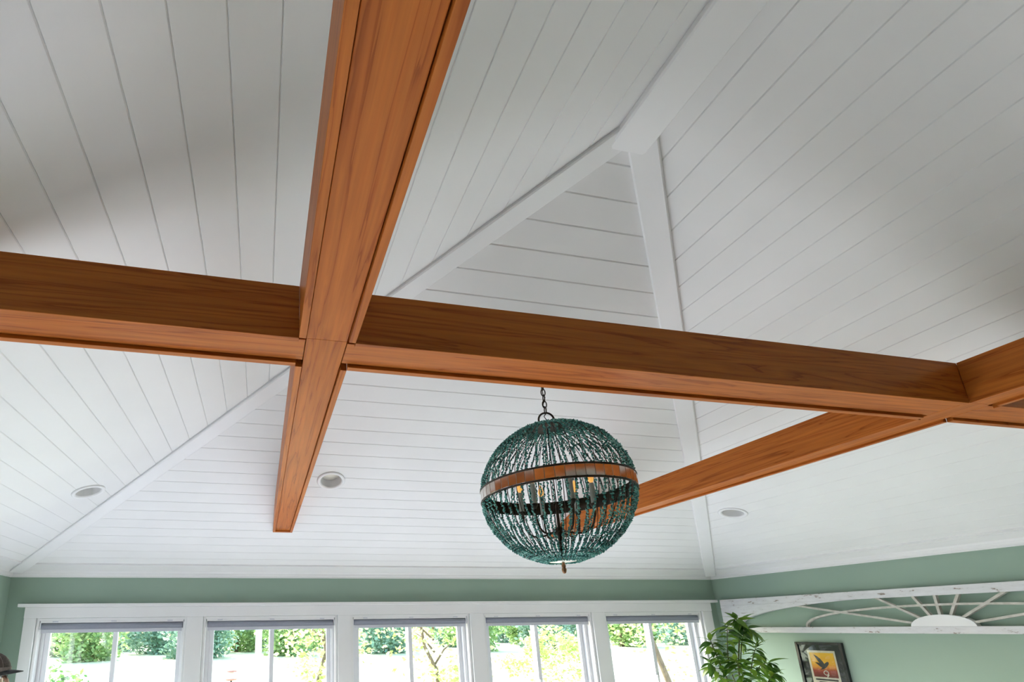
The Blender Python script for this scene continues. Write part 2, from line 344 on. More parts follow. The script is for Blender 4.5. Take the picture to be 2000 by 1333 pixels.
# ------------------------------------------------------------------ far windows
TRIMN = 7
def casing(n, mb): return struct(mb.build(n, TRIMW, bevel=0.003))
hd = MB(); hd.box(-1.825, 4.600, D - 0.026, D, HEAD, 2.200); casing('trim_7', hd)
cap = MB(); cap.box(-1.865, 4.655, D - 0.062, D, 2.200, 2.226); casing('trim_8', cap)
n = 9
posts = [(-1.825, WIN[0][0])] + [(WIN[i][1], WIN[i + 1][0]) for i in range(4)] + [(WIN[4][1], 4.600)]
for a, b in posts:
    casing('trim_%d' % n, MB().box(a, b, D - 0.022, D, SILL - 0.03, HEAD)); n += 1
casing('trim_%d' % n, MB().box(-1.88, 4.64, D - 0.07, D, SILL - 0.06, SILL - 0.03)); n += 1
def window(name, a, b, y0=D, sgn=1, axis='y', sill=SILL, head=HEAD, depth=WT):
    """slider window: jamb lining, two sashes with glass, set in the wall opening"""
    root = struct(empty(name, ((a + b) / 2, y0, sill) if axis == 'y' else (y0, (a + b) / 2, sill)))
    W2 = (b - a) / 2; H = head - sill; t = 0.022
    def P(mb, nm, mt, par, bev=0.002):
        if axis == 'y':
            mb.v = [(x, y * sgn, z) for x, y, z in mb.v]
        else:
            mb.v = [(y * sgn, x, z) for x, y, z in mb.v]
        return mb.build(nm, mt, par, bevel=bev)
    g = 0.001
    jb = MB().box(-W2 + g, -W2 + t, 0, depth, 0, H).box(W2 - t, W2 - g, 0, depth, 0, H).box(-W2 + t, W2 - t, 0, depth, H - t, H - g).box(-W2 + t, W2 - t, 0, depth, 0, t)
    P(jb, 'jamb', TRIMW, root)
    i0, i1, k0, k1 = -W2 + t, W2 - t, t, H - t
    fr = 0.028
    P(MB().box(i0, i0 + fr, .06, depth, k0, k1).box(i1 - fr, i1, .06, depth, k0, k1).box(i0 + fr, i1 - fr, .06, depth, k1 - fr, k1).box(i0 + fr, i1 - fr, .06, depth, k0, k0 + fr), 'frame', VINYL, root)
    st = 0.036
    for (s0, s1, d0) in ((i0 + fr, 0.022, 0.070), (-0.022, i1 - fr, 0.102)):
        mb = MB().box(s0, s0 + st, d0, d0 + .03, k0 + fr, k1 - fr).box(s1 - st, s1, d0, d0 + .03, k0 + fr, k1 - fr)
        mb.box(s0 + st, s1 - st, d0, d0 + .03, k1 - fr - st, k1 - fr).box(s0 + st, s1 - st, d0, d0 + .03, k0 + fr, k0 + fr + st)
        sa = P(mb, 'sash', VINYL, root)
        P(MB().box(s0 + st, s1 - st, d0 + .013, d0 + .017, k0 + fr + st, k1 - fr - st), 'pane', GLASS, sa, 0)
    P(MB().box(-0.012, 0.010, .058, .070, H * .60, H * .60 + .11), 'lock', VINYL, root)
    return root
for i, (a, b) in enumerate(WIN): window('window_%d' % (i + 1), a, b)
for i, (a, b) in enumerate(LW): window('window_%d' % (i + 6), a, b, XL, -1, 'x')
for i, (a, b) in enumerate(BWN): window('window_%d' % (i + 8), a, b, YB, -1, 'y', 0.25)
# roller shades drawn up inside each far opening
SHL = ['rolled-up grey roller shade above the window next to the left corner by the capped man',
       'rolled-up grey roller shade on the second window from the capped man',
       'rolled-up grey roller shade on the middle window of the five',
       'rolled-up grey roller shade on the second window from the leafy plant',
       'rolled-up grey roller shade above the window beside the leafy plant']
for i, (a, b) in enumerate(WIN):
    W2 = (b - a) / 2 - 0.028
    r = tag(empty('roller_shade', ((a + b) / 2, D + 0.032, HEAD - 0.022)), SHL[i], 'shade', 'roller shades on the far windows')
    MB().box(-W2, W2, -.026, .026, -.016, 0).build('headrail', TRIMW, r, bevel=.002)
    mb = MB(); pts = [(-W2 + .01, 0, -.042), (W2 - .01, 0, -.042)]; mb.tube(pts, 0.025, 20); mb.build('fabric_roll', SHADE_F, r, True)
    MB().box(-W2 + .012, W2 - .012, -.0265, -.0245, -.066, -.040).build('fabric_drop', SHADE_F, r)
    MB().box(-W2 + .012, W2 - .012, -.031, -.020, -.094, -.066).build('hem_bar', SHADE_B, r, bevel=.003)
    for s in (-1, 1): MB().box(s * W2 - .004, s * W2 + .004, -.022, .022, -.066, -.016).build('end_bracket', VINYL, r)
    for k in (-.8, 0, .8): MB().box(k * W2 - .02, k * W2 + .02, -.030, -.024, -.010, -.002).build('clip', SHADE_B, r)

# ------------------------------------------------------------------ cherry box beams
ZB, BH = 2.0 + 0.168 * S, 0.0358 * S
LIP = 0.0043 * S; REC = 0.010; SLIT = 0.0022
ax0, ax1 = 0.0178 * S, 0.0522 * S
bx0_, bx1_ = 0.2528 * S, 0.2850 * S
cx0, cx1 = 0.5549 * S, 0.5893 * S
yend = lambda z: D - (z - ZW) / T - 0.001        # where the end slope is at height z
xendl = lambda z: XL + (z - ZW) / T + 0.001
xendr = lambda z: XR - (z - ZW) / TR - 0.001
def run_y(x0, x1, z0, z1, y0, y1, name, par):     # y1 None: cut to the end slope
    e = (lambda z: y1) if y1 is not None else yend
    return MB().prism([(x0, y0, z0), (x1, y0, z0), (x1, e(z0), z0), (x0, e(z0), z0)], [(x0, y0, z1), (x1, y0, z1), (x1, e(z1), z1), (x0, e(z1), z1)]).build(name, WOOD_Y, par, bevel=0.0012)
def run_x(x0, x1, y0, y1, z0, z1, name, par):     # None: cut to the side slopes
    l = xendl if x0 is None else (lambda z: x0); r = xendr if x1 is None else (lambda z: x1)
    return MB().prism([(l(z0), y0, z0), (r(z0), y0, z0), (r(z0), y1, z0), (l(z0), y1, z0)], [(l(z1), y0, z1), (r(z1), y0, z1), (r(z1), y1, z1), (l(z1), y1, z1)]).build(name, WOOD_X, par, bevel=0.0012)
ZT = ZB + BH; ZP = ZB + REC
YS = YB + 0.001
def beam_y(x0, x1, label):
    r = tag(empty('wooden_beam'), label, 'beam')
    for (p0, p1) in ((x0, x0 + LIP), (x1 - LIP, x1)):
        run_y(p0, p1, ZB, ZT, YS, bx0_, 'side_board', r)
        run_y(p0, p1, ZB, ZT, bx1_, None, 'side_board', r)
    ym = bx0_ + LIP * 0.7
    run_y(x0 + LIP + SLIT, x1 - LIP - SLIT, ZP, ZP + 0.018, YS, ym, 'bottom_panel', r)
    run_y(x0 + LIP + SLIT, x1 - LIP - SLIT, ZP, ZP + 0.018, ym, None, 'bottom_panel', r)
    run_y(x0 + LIP, x1 - LIP, ZT - 0.018, ZT, YS, None, 'top_panel', r)
    yq = yend(ZP) - 0.012; xa, xb = x0 + LIP, x1 - LIP
    MB().prism([(xa, yq, ZB), (xb, yq, ZB), (xb, yend(ZB), ZB), (xa, yend(ZB), ZB)], [(xa, yq, ZP), (xb, yq, ZP), (xb, yend(ZP), ZP), (xa, yend(ZP), ZP)]).build('end_strip', WOOD_X, r)
    return r
beam_y(ax0, ax1, 'long cherry box beam running to the window slope, crossing left of the bead chandelier')
beam_y(cx0, cx1, 'long cherry box beam passing behind the bead chandelier, on its right-wall side')
r = tag(empty('wooden_beam'), 'dark-faced cherry cross beam joining the two long beams in front of the chandelier', 'beam')
for (p0, p1) in ((None, ax0), (ax1, cx0), (cx1, None)):
    run_x(p0, p1, bx0_, bx0_ + LIP, ZB, ZT, 'side_board', r)
    run_x(p0, p1, bx1_ - LIP, bx1_, ZB, ZT, 'side_board', r)
    run_x(p0, p1, bx0_ + LIP, bx1_ - LIP, ZT - 0.018, ZT, 'top_panel', r)
for (p0, p1) in ((None, ax0 + LIP), (ax1 - LIP, cx0 + LIP), (cx1 - LIP, None)):
    run_x(p0, p1, bx0_ + LIP + SLIT, bx1_ - LIP - SLIT, ZP, ZP + 0.018, 'bottom_panel', r)

# ------------------------------------------------------------------ recessed lights
def bore(p, nrm, rad):                            # a round hole through the boards and the backing
    p, nrm = Vector(p), Vector(nrm).normalized()
    cm = MB(); cm.lathe([(0.0001, -.10), (rad, -.10), (rad, .25), (0.0001, .25)], 40)
    cut = cm.build('cutter', WHITE); cut.rotation_mode = 'QUATERNION'; cut.rotation_quaternion = Vector((0, 0, -1)).rotation_difference(nrm); cut.location = p
    bpy.context.view_layer.update()
    todo = [ceiling] + [o for o in ceiling.children if any(True for _ in [0]) and near(o, p, rad)]
    for o in todo:
        md = o.modifiers.new('bore', 'BOOLEAN'); md.object = cut; md.solver = 'EXACT'
    bpy.context.view_layer.update(); dg = bpy.context.evaluated_depsgraph_get()
    for o in todo:
        me = bpy.data.meshes.new_from_object(o.evaluated_get(dg)); o.modifiers.clear(); o.data = me
    bpy.data.objects.remove(cut)
def near(o, p, rad):
    xs = [v.co for v in o.data.vertices]
    return all(min(v[k] for v in xs) - rad < p[k] < max(v[k] for v in xs) + rad for k in (0, 1, 2))
def downlight(p, nrm, label):
    p, nrm = Vector(p), Vector(nrm).normalized()
    r = tag(empty('recessed_light', p), label, 'light', 'recessed ceiling lights')
    r.rotation_mode = 'QUATERNION'; r.rotation_quaternion = Vector((0, 0, -1)).rotation_difference(nrm)
    R_ = 0.094; bore(p, nrm, R_ - .016)
    MB().lathe([(R_ - .024, -.001), (R_ - .020, -.008), (R_ - .005, -.010), (R_, -.005), (R_, .000)], 40).build('trim_ring', TRIMW, r, True)
    MB().lathe([(R_ - .024, -.001), (R_ - .034, .050), (R_ - .034, .085)], 40).build('baffle', BAFFLE, r, True)
    MB().lathe([(0.0001, .046), (R_ - .036, .048), (R_ - .034, .056), (0.0001, .056)], 40).build('lens', MILK, r, True)
BAFFLE = noisy('satin_baffle', (0.74, 0.74, 0.74), (0.78, 0.78, 0.78), 8, .3)
downlight((-0.242 * S, 0.705 * S, zl(-0.242 * S)), (T, 0, -1), 'white recessed downlight on the ceiling slope above the left wall')
downlight((0.102 * S, 0.704 * S, ze(0, 0.704 * S)), (0, -T, -1), 'white recessed downlight in the window slope beside the end of the long beam')
downlight((0.851 * S, 0.711 * S, zr(0.851 * S)), (-TR, 0, -1), 'white recessed downlight on the ceiling slope above the sunburst transom')

# ------------------------------------------------------------------ bead chandelier
CX, CY, CZ, CR = 0.3005 * S, 0.435 * S, 2.0 + 0.1355 * S, 0.0750 * S
ch = tag(empty('chandelier', (CX, CY, CZ)), 'round turquoise bead chandelier with a mirrored band hanging behind the cross beam', 'chandelier')
BHH = 0.026                                     # half height of the mirrored band
TOPA, BOTA = math.radians(12.5), math.radians(12.0)
def strand_mesh(upper, seed, nm):
    rr = random.Random(seed); mb = MB(); a0 = TOPA if upper else BOTA; a1 = PI / 2 - math.asin((BHH - 0.004) / CR)
    L = CR * (a1 - a0); nB = int(L / 0.0062); ph = rr.random() * 6
    for i in range(nB):
        f = (i + rr.random() * 0.5) / nB; a = a0 + (a1 - a0) * f
        x = CR * math.sin(a); z = CR * math.cos(a) * (1 if upper else -1)
        wob = 0.004 * math.sin(ph + f * 9) * math.sin(PI * f)
        c = Vector((x + rr.uniform(-.003, .003), wob + rr.uniform(-.0030, .0030), z + rr.uniform(-.002, .002)))
        q = Quaternion((rr.gauss(0, 1), rr.gauss(0, 1), rr.gauss(0, 1), rr.gauss(0, 1))).normalized()
        sx, sy, sz = rr.uniform(.0046, .0094), rr.uniform(.0032, .0064), rr.uniform(.0032, .0064)
        vs = [c + q @ Vector(p) for p in ((sx, 0, 0), (-sx, 0, 0), (0, sy, 0), (0, -sy, 0), (0, 0, sz), (0, 0, -sz))]
        mb.add(vs, [(0, 2, 4), (2, 1, 4), (1, 3, 4), (3, 0, 4), (2, 0, 5), (1, 2, 5), (3, 1, 5), (0, 3, 5)])
    me = bpy.data.meshes.new(nm); me.from_pydata(mb.v, [], mb.f); me.materials.append(BEAD); return me
NS = 56
for upper in (True, False):
    var = [strand_mesh(upper, 11 + k + 10 * upper, 'bead_strand') for k in range(5)]
    for i in range(NS):
        o = bpy.data.objects.new('bead_strand', var[rnd.randrange(5)]); col.objects.link(o); o.parent = ch
        o.rotation_euler = (0, 0, 2 * PI * (i + rnd.uniform(-.22, .22)) / NS)
# wire ribs and hoops
for i in range(44):
    ang = 2 * PI * (i + .5) / 44; mb = MB()
    mb.tube([(CR * .985 * math.sin(a) * math.cos(ang), CR * .985 * math.sin(a) * math.sin(ang), CR * .985 * math.cos(a)) for a in [TOPA + (PI - TOPA - BOTA) * k / 20 for k in range(21)]], 0.0016, 5)
    mb.build('rib_wire', BRONZE, ch, True)
band = MB().lathe([(CR * .990, -BHH), (CR * 1.0, -BHH), (CR * 1.0, BHH), (CR * .990, BHH)], 72, close=True).build('band', BRONZE, ch, True)
for s in (-1, 1):
    mb = MB(); mb.torus((0, 0, s * (BHH + .002)), CR * 1.003, 0.0042, (1, 0, 0), (0, 1, 0), 72, 8); mb.build('band_hoop', BRONZE, band, True)
NT = 54; tile = None
for i in range(NT):
    if tile is None:
        wv = 2 * PI * CR / NT / 2 - 0.0009
        tile = MB().box(-.0012, .0018, -wv, wv, -BHH + .003, BHH - .003).build('mirror_tile', MIRROR, band, bevel=.0006); o = tile
    else: o = dup(tile, band)
    a = 2 * PI * i / NT; o.rotation_euler = (rnd.uniform(-.012, .012), rnd.uniform(-.012, .012), a); o.location = (CR * 1.002 * math.cos(a), CR * 1.002 * math.sin(a), 0)
MB().lathe([(CR * .997, -BHH + .002), (CR * 1.0015, -BHH + .002), (CR * 1.0015, BHH - .002), (CR * .997, BHH - .002)], 72, close=True).build('grout', GROUT, band, True)
zt = CR * math.cos(TOPA); rt = CR * math.sin(TOPA); zbm = -CR * math.cos(BOTA); rbm = CR * math.sin(BOTA)
mb = MB(); mb.torus((0, 0, zt), rt, .004, (1, 0, 0), (0, 1, 0), 32, 8); mb.lathe([(0.001, .006), (.03, .005), (rt, .001), (rt, -.003), (.001, -.003)], 32, (0, 0, zt)); mb.build('top_plate', BRONZE, ch, True)
mb = MB(); mb.lathe([(0.001, -.002), (rbm * .6, -.001), (rbm * .92, .002), (rbm * .92, .008), (0.001, .006)], 40, (0, 0, zbm)); mb.build('bottom_dish', MILK, ch, True)
mb = MB(); mb.lathe([(.0001, -.048), (.006, -.046), (.009, -.038), (.010, -.028), (.0065, -.022), (.0085, -.018), (.0085, -.010), (.006, -.006), (.006, 0.001), (.0001, .001)], 20, (0, 0, zbm - .004)); mb.build('finial', COPPER, ch, True)
col_ = MB(); col_.lathe([(.0001, zbm + .004), (.007, zbm + .004), (.007, -.20), (.02, -.195), (.024, -.18), (.016, -.165), (.007, -.16), (.006, -.06), (.0022, -.055), (.0022, zt - .004), (.0001, zt - .004)], 16); col_.build('center_column', BRONZE, ch, True)
for i in range(6):
    a = 2 * PI * i / 6 + .35; u = Vector((math.cos(a), math.sin(a), 0)); ra = 0.150; zs = -0.075
    pts = []
    for k in range(9):
        f = k / 8; pts.append(u * (.02 + (ra - .02) * math.sin(f * PI / 2)) + Vector((0, 0, -.182 - .022 * math.sin(PI * f) + (zs - .012 + .182) * (f ** 3))))
    mb = MB(); mb.tube(pts, .0042, 8)
    arm = mb.build('candle_arm', BRONZE, ch, True)
    p = u * ra
    MB().lathe([(.0001, zs - .022), (.006, zs - .02), (.013, zs - .006), (.015, zs), (.013, zs + .003), (.0001, zs + .003)], 16, (p.x, p.y, 0)).build('socket_cup', BRONZE, arm, True)
    MB().lathe([(.0105, zs + .002), (.0105, zs + .090), (.0085, zs + .094), (.0001, zs + .094)], 16, (p.x, p.y, 0)).build('candle_sleeve', CANDLE, arm, True)
    MB().lathe([(.006, zs + .094), (.0115, zs + .106), (.013, zs + .118), (.010, zs + .132), (.005, zs + .146), (.0001, zs + .156)], 14, (p.x, p.y, 0)).build('flame_bulb', BULB, arm, True)
ringz = zt + .004 + .034
mb = MB(); mb.torus((0, 0, ringz), .036, .0045, Vector((.98, -.19, 0)).normalized(), (0, 0, 1), 32, 8); mb.build('hanging_ring', BRONZE, ch, True)
ztop = ze(0, CY) - CZ; zz = ringz + .036 + .012; k = 0
link = None
while zz < ztop - .05:
    mb = MB(); n_ = 16; pts = []
    uu = Vector((.98, -.19, 0)).normalized() if k % 2 else Vector((.19, .98, 0)).normalized()
    for j in range(n_ + 1):
        t_ = 2 * PI * j / n_; pts.append(uu * (.0095 * math.cos(t_)) + Vector((0, 0, zz + .019 * math.sin(t_))))
    mb.tube(pts, .0026, 6, cap=False); mb.build('chain_link', BRONZE, ch, True); zz += .031; k += 1
mb = MB(); mb.tube([(.006 * math.sin(j * 1.7), .006 * math.cos(j * 2.1), zt + (zz - zt) * j / 24) for j in range(25)], .0022, 6); mb.build('power_cord', BRONZE, ch, True)
# ceiling canopy at the end of the chain
mb = MB(); mb.lathe([(.0001, -.055), (.008, -.053), (.012, -.040), (.050, -.030), (.062, -.012), (.062, .010), (.0001, .010)], 32, (0, 0, ztop)); mb.build('ceiling_canopy', BRONZE, ch, True)

# ------------------------------------------------------------------ sunburst transom on the right wall
YC_, HL = 2.575, 1.632; Z0, Z1 = 1.898, 2.222
tr = tag(empty('fan_transom', (XR - 0.002, YC_, Z0)), 'long salvaged sunburst fan transom with chipped white paint mounted on the green wall', 'transom')
X0, X1 = -0.048, -0.010                           # front and back of the woodwork, off the wall
def prismx(pts, x0, x1): return MB().prism([(x0, y, z) for y, z in pts], [(x1, y, z) for y, z in pts])
HT = Z1 - Z0; RB = 0.050; RT = 0.062
prismx([(-HL, 0), (HL, 0), (HL, RB), (-HL, RB)], X0, X1).build('bottom_rail', CHIP, tr, bevel=.003)
prismx([(-HL, HT - RT), (HL, HT - RT), (HL, HT), (-HL, HT)], X0, X1).build('top_rail', CHIP, tr, bevel=.003)
EA = HL - 0.165; EB = HT - RT - RB
for s in (-1, 1):
    pts = [(s * HL, RB)]
    arc = []
    for k in range(15):
        a = PI * 0.5 * k / 14 * .80
        arc.append((s * EA * math.cos(a), RB + (EB + .012) * math.sin(a) ** 0.92))
    arc = [(y, min(z, HT - RT)) for y, z in arc]
    pts = [(s * HL, RB)] + arc + [(s * HL, HT - RT)]
    mb = MB()
    # fan of quads between the arc and the outer edge keeps the curved piece clean
    outer = [(s * HL, RB + (HT - RT - RB) * k / 14) for k in range(15)]
    for k in range(14):
        q = [arc[k], arc[k + 1], outer[k + 1], outer[k]]
        mb.prism([(X0, y, z) for y, z in q], [(X1, y, z) for y, z in q])
    mb.build('curved_end_panel', CHIP, tr)
hub = [(0.168 * math.cos(PI * k / 20), RB + 0.080 * math.sin(PI * k / 20)) for k in range(21)]
prismx(hub, X0 - .004, X1).build('half_round_hub', TRIMW, tr, bevel=.002)
def muntin(pts, name, w_=.015, x0=-.046, x1=-.022):
    mb = MB(); P = [Vector((y, z)) for y, z in pts]; L_, R_2 = [], []
    for i, p in enumerate(P):
        d = (P[min(i + 1, len(P) - 1)] - P[max(i - 1, 0)]).normalized(); nn = Vector((-d.y, d.x)) * w_ / 2
        L_.append(p + nn); R_2.append(p - nn)
    for i in range(len(P) - 1):
        q = [L_[i], L_[i + 1], R_2[i + 1], R_2[i]]
        mb.prism([(x0, v.x, v.y) for v in q], [(x1, v.x, v.y) for v in q])
    mb.build(name, SPOKE, tr)
muntin([(0.864 * math.cos(PI * k / 40), RB + 0.148 * math.sin(PI * k / 40) ** 0.8) for k in range(41)], 'arched_muntin')
for y1, z1, y2, z2 in ((3.537, 2.141, 2.723, 1.975), (2.913, 2.166, 2.675, 2.004), (2.696, 2.166, 2.626, 2.022), (2.575, 2.166, 2.575, 2.028)):
    for s in ((-1, 1) if y1 != y2 else (1,)):
        muntin([(s * (YC_ - y1) * -1, z1 - Z0), (s * (YC_ - y2) * -1, z2 - Z0 - .004)], 'spoke', x0=-.0465 - .0006 * s, x1=-.0225)

# ------------------------------------------------------------------ framed poster
FY0, FY1, FZ1, FZ0 = 3.232, 3.589, 1.820, 1.300
fp = tag(empty('framed_poster', (XR - 0.001, (FY0 + FY1) / 2, FZ0)), 'black framed poster of a dark bird against a yellow and red sunset', 'picture')
HW, FH = (FY1 - FY0) / 2, FZ1 - FZ0
fw = 0.022
fr_ = MB()
fr_.box(-.026, 0, -HW, -HW + fw, 0, FH).box(-.026, 0, HW - fw, HW, 0, FH).box(-.026, 0, -HW + fw, HW - fw, FH - fw, FH).box(-.026, 0, -HW + fw, HW - fw, 0, fw)
fr_.build('frame', BLACKF, fp, bevel=.003)
MB().box(-.010, -.004, -HW + fw, HW - fw, fw, FH - fw).build('mat_board', MATB, fp)
Yp = lambda y: y - (FY0 + FY1) / 2
Zp = lambda z: z - FZ0
sh = MB().box(-.0115, -.0102, Yp(3.302), Yp(3.512), Zp(1.40), Zp(1.752)).build('poster_sheet', CREAM, fp)
MB().box(-.0120, -.0116, Yp(3.314), Yp(3.496), Zp(1.536), Zp(1.734)).build('sunset_print', PRINT, sh)
def flat(pts, nm, mt, x=-.0124, par=sh):
    MB().prism([(x, Yp(y), Zp(z)) for y, z in pts], [(x + .0003, Yp(y), Zp(z)) for y, z in pts]).build(nm, mt, par)
# flying bird: body, two raised wings (towards +y is the picture's left)
flat([(3.402, 1.640), (3.385, 1.656), (3.370, 1.664), (3.362, 1.656), (3.366, 1.642), (3.386, 1.618), (3.408, 1.602), (3.440, 1.594), (3.424, 1.608), (3.414, 1.624)], 'bird_body', INK)
flat([(3.394, 1.634), (3.404, 1.660), (3.420, 1.684), (3.442, 1.706), (3.466, 1.718), (3.454, 1.694), (3.444, 1.670), (3.432, 1.646), (3.416, 1.620)], 'bird_wing', INK)
flat([(3.406, 1.632), (3.424, 1.644), (3.446, 1.654), (3.466, 1.654), (3.452, 1.640), (3.434, 1.622), (3.416, 1.610)], 'bird_wing', INK, -.0127)
mb = MB(); mb.torus((-.0124, Yp(3.398), Zp(1.572)), .017, .0035, (0, 1, 0), (0, 0, 1), 24, 6); mb.build('ring_emblem', CREAM, sh)
flat([(3.384, 1.562), (3.378, 1.556), (3.392, 1.536), (3.400, 1.540)], 'emblem_tail', CREAM, -.0126)
for k, (h_, w1) in enumerate(((.012, .084), (.006, .060), (.006, .075), (.006, .066))):
    z = 1.522 - k * .022; flat([(3.405 + w1, z), (3.405 - w1, z), (3.405 - w1, z - h_), (3.405 + w1, z - h_)], 'print_line', INK)
MB().box(-.0165, -.0150, -HW + fw, HW - fw, fw, FH - fw).build('glazing', GLASS, fp)

# ------------------------------------------------------------------ house plant in the corner
PX0, PY0 = 4.16, 3.72
pl = tag(empty('potted_plant', (PX0, PY0, 0)), 'tall leafy green house plant standing in the corner between window and sunburst transom', 'plant')
MB().lathe([(.0001, 0), (.13, 0), (.15, .02), (.185, .32), (.195, .33), (.195, .36), (.175, .36), (.165, .30), (.0001, .30)], 32).build('pot', noisy('glazed_pot', (0.08, 0.10, 0.12), (0.12, 0.14, 0.16), 6, .3), pl, True)
MB().lathe([(.0001, .318), (.10, .315), (.166, .302)], 24).build('soil', noisy('dark_soil', (0.03, 0.02, 0.015), (0.06, 0.04, 0.03), 40, .9), pl)
lr = random.Random(3)
def leaf_mesh(ln, wd, seed):
    q = random.Random(seed); vs = []; n_ = 6
    for k in range(n_ + 1):
        f = k / n_; ww = wd * math.sin(PI * f ** 0.8) * (1 - .25 * f) ; x = ln * f; dz = -.35 * ln * f * f
        vs += [(x, -ww, dz + .22 * ww), (x, 0, dz), (x, ww, dz + .22 * ww)]
    fs = []
    for k in range(n_):
        for j in (0, 1): a = k * 3 + j; fs.append((a, a + 3, a + 4, a + 1))
    me = bpy.data.meshes.new('leaf'); me.from_pydata(vs, [], fs); me.materials.append(LEAFP); me.shade_smooth(); return me
LM = [leaf_mesh(.130, .025, 1), leaf_mesh(.105, .023, 2), leaf_mesh(.150, .027, 3)]
BUD = [0]
def put_leaf(p, d, roll=0.0, sc=1.0):
    if BUD[0] >= 296: return
    BUD[0] += 1
    d = Vector(d).normalized(); q = d.to_track_quat('X', 'Z') @ Quaternion((1, 0, 0), roll)
    o = bpy.data.objects.new('leaf', LM[lr.randrange(3)]); col.objects.link(o); o.parent = pl
    o.rotation_mode = 'QUATERNION'; o.rotation_quaternion = q; o.location = p; o.scale = (sc,) * 3
stems = []
def branch(pts, rad, nl, spread, l0=0.3):
    pts = [Vector(p) for p in pts]
    # smooth through points
    fine = []
    for i in range(len(pts) - 1):
        p0, p1, p2, p3 = pts[max(i - 1, 0)], pts[i], pts[i + 1], pts[min(i + 2, len(pts) - 1)]
        for k in range(5):
            t_ = k / 5; fine.append(0.5 * ((2 * p1) + (p2 - p0) * t_ + (2 * p0 - 5 * p1 + 4 * p2 - p3) * t_ ** 2 + (-p0 + 3 * p1 - 3 * p2 + p3) * t_ ** 3))
    fine.append(pts[-1]); mb = MB(); m_ = len(fine)
    mb.tube(fine, [rad * (1 - .7 * i / (m_ - 1)) for i in range(m_)], 6); mb.build('stem', STEM, pl, True)
    for i in range(nl):
        f = l0 + (1 - l0) * (i + .5) / nl; j = min(int(f * (m_ - 1)), m_ - 2); p = fine[j].lerp(fine[j + 1], f * (m_ - 1) - j)
        d = (fine[j + 1] - fine[j]).normalized(); a = i * 2.4 + lr.uniform(-.5, .5)
        s = d.orthogonal().normalized(); s = Quaternion(d, a) @ s
        dirn = s * spread + d * .35 + Vector((0, 0, -.38 + lr.uniform(-.25, .25)))
        put_leaf(p, dirn, lr.uniform(-.6, .6), lr.uniform(.75, 1.1))
    for k in range(3): put_leaf(pts[-1], (pts[-1] - pts[-2]).normalized() + Vector((lr.uniform(-.6, .6), lr.uniform(-.6, .6), lr.uniform(-.6, .1))), 0, .8)
loc = lambda x, y, z: (x - PX0, y - PY0, z)
branch([loc(4.16, 3.72, .3), loc(4.12, 3.70, .9), loc(4.05, 3.70, 1.35), loc(3.98, 3.72, 1.66), loc(3.95, 3.74, 1.84)], .012, 34, 1.0, .68)
branch([loc(4.18, 3.73, .3), loc(4.20, 3.74, 1.0), loc(4.17, 3.73, 1.5), loc(4.24, 3.74, 1.78), loc(4.30, 3.74, 1.95), loc(4.24, 3.72, 2.03)], .012, 40, 1.0, .62)
branch([loc(4.17, 3.73, 1.2), loc(4.22, 3.70, 1.45), loc(4.36, 3.68, 1.62), loc(4.48, 3.68, 1.64)], .007, 24, .9, .35)
branch([loc(4.20, 3.73, 1.6), loc(4.28, 3.74, 1.82), loc(4.36, 3.74, 1.94), loc(4.42, 3.74, 1.90)], .006, 18, .8, .3)
branch([loc(4.17, 3.73, 1.3), loc(4.08, 3.72, 1.60), loc(4.08, 3.70, 1.82), loc(4.12, 3.70, 1.97)], .007, 30, .95, .3)
branch([loc(4.12, 3.70, .9), loc(4.00, 3.68, 1.35), loc(3.90, 3.68, 1.56), loc(3.84, 3.68, 1.66)], .008, 26, .95, .5)
branch([loc(4.20, 3.74, 1.0), loc(4.30, 3.70, 1.35), loc(4.40, 3.66, 1.50), loc(4.46, 3.64, 1.56)], .008, 26, .95, .5)
branch([loc(4.18, 3.73, 1.1), loc(4.20, 3.66, 1.50), loc(4.22, 3.62, 1.68), loc(4.26, 3.60, 1.78)], .007, 30, .95, .4)
branch([loc(4.10, 3.70, .8), loc(4.12, 3.64, 1.35), loc(4.06, 3.60, 1.56), loc(4.02, 3.60, 1.68)], .008, 30, .95, .5)

# ------------------------------------------------------------------ man with cap (only the cap and brow reach into the photo)
hp = at_y(-25, 1317, 3.42)                       # middle of the head at brim height
HXm, HYm, HZm = hp.x, hp.y, hp.z
GZ = HZm - 0.125                                 # chin-to-brow offset; standing height follows
pm = tag(empty('person', (HXm, HYm, 0)), 'man in a dark baseball cap standing in the corner beside the windows', 'person')
SKIN = noisy('skin', (0.42, 0.25, 0.18), (0.48, 0.30, 0.22), 15, .5)
SHIRT = noisy('navy_shirt', (0.05, 0.06, 0.09), (0.07, 0.08, 0.12), 30, .85)
PANTS = noisy('khaki_trousers', (0.22, 0.18, 0.12), (0.27, 0.22, 0.15), 30, .85)
def skin_obj(name, verts, eds, material, root=0, sub=2):
    me = bpy.data.meshes.new(name); me.from_pydata([v[:3] for v in verts], eds, []); o = bpy.data.objects.new(name, me); col.objects.link(o); o.parent = pm
    o.modifiers.new('skin', 'SKIN'); sk = me.skin_vertices[0].data
    for i, v in enumerate(verts):
        sk[i].radius = (v[3], v[4] if len(v) > 4 else v[3]); sk[i].use_root = (i == root)
    s_ = o.modifiers.new('sub', 'SUBSURF'); s_.levels = sub; s_.render_levels = sub
    me.materials.append(material)
    for m_ in o.modifiers:
        if m_.type == 'SKIN': m_.use_smooth_shade = True
    return o
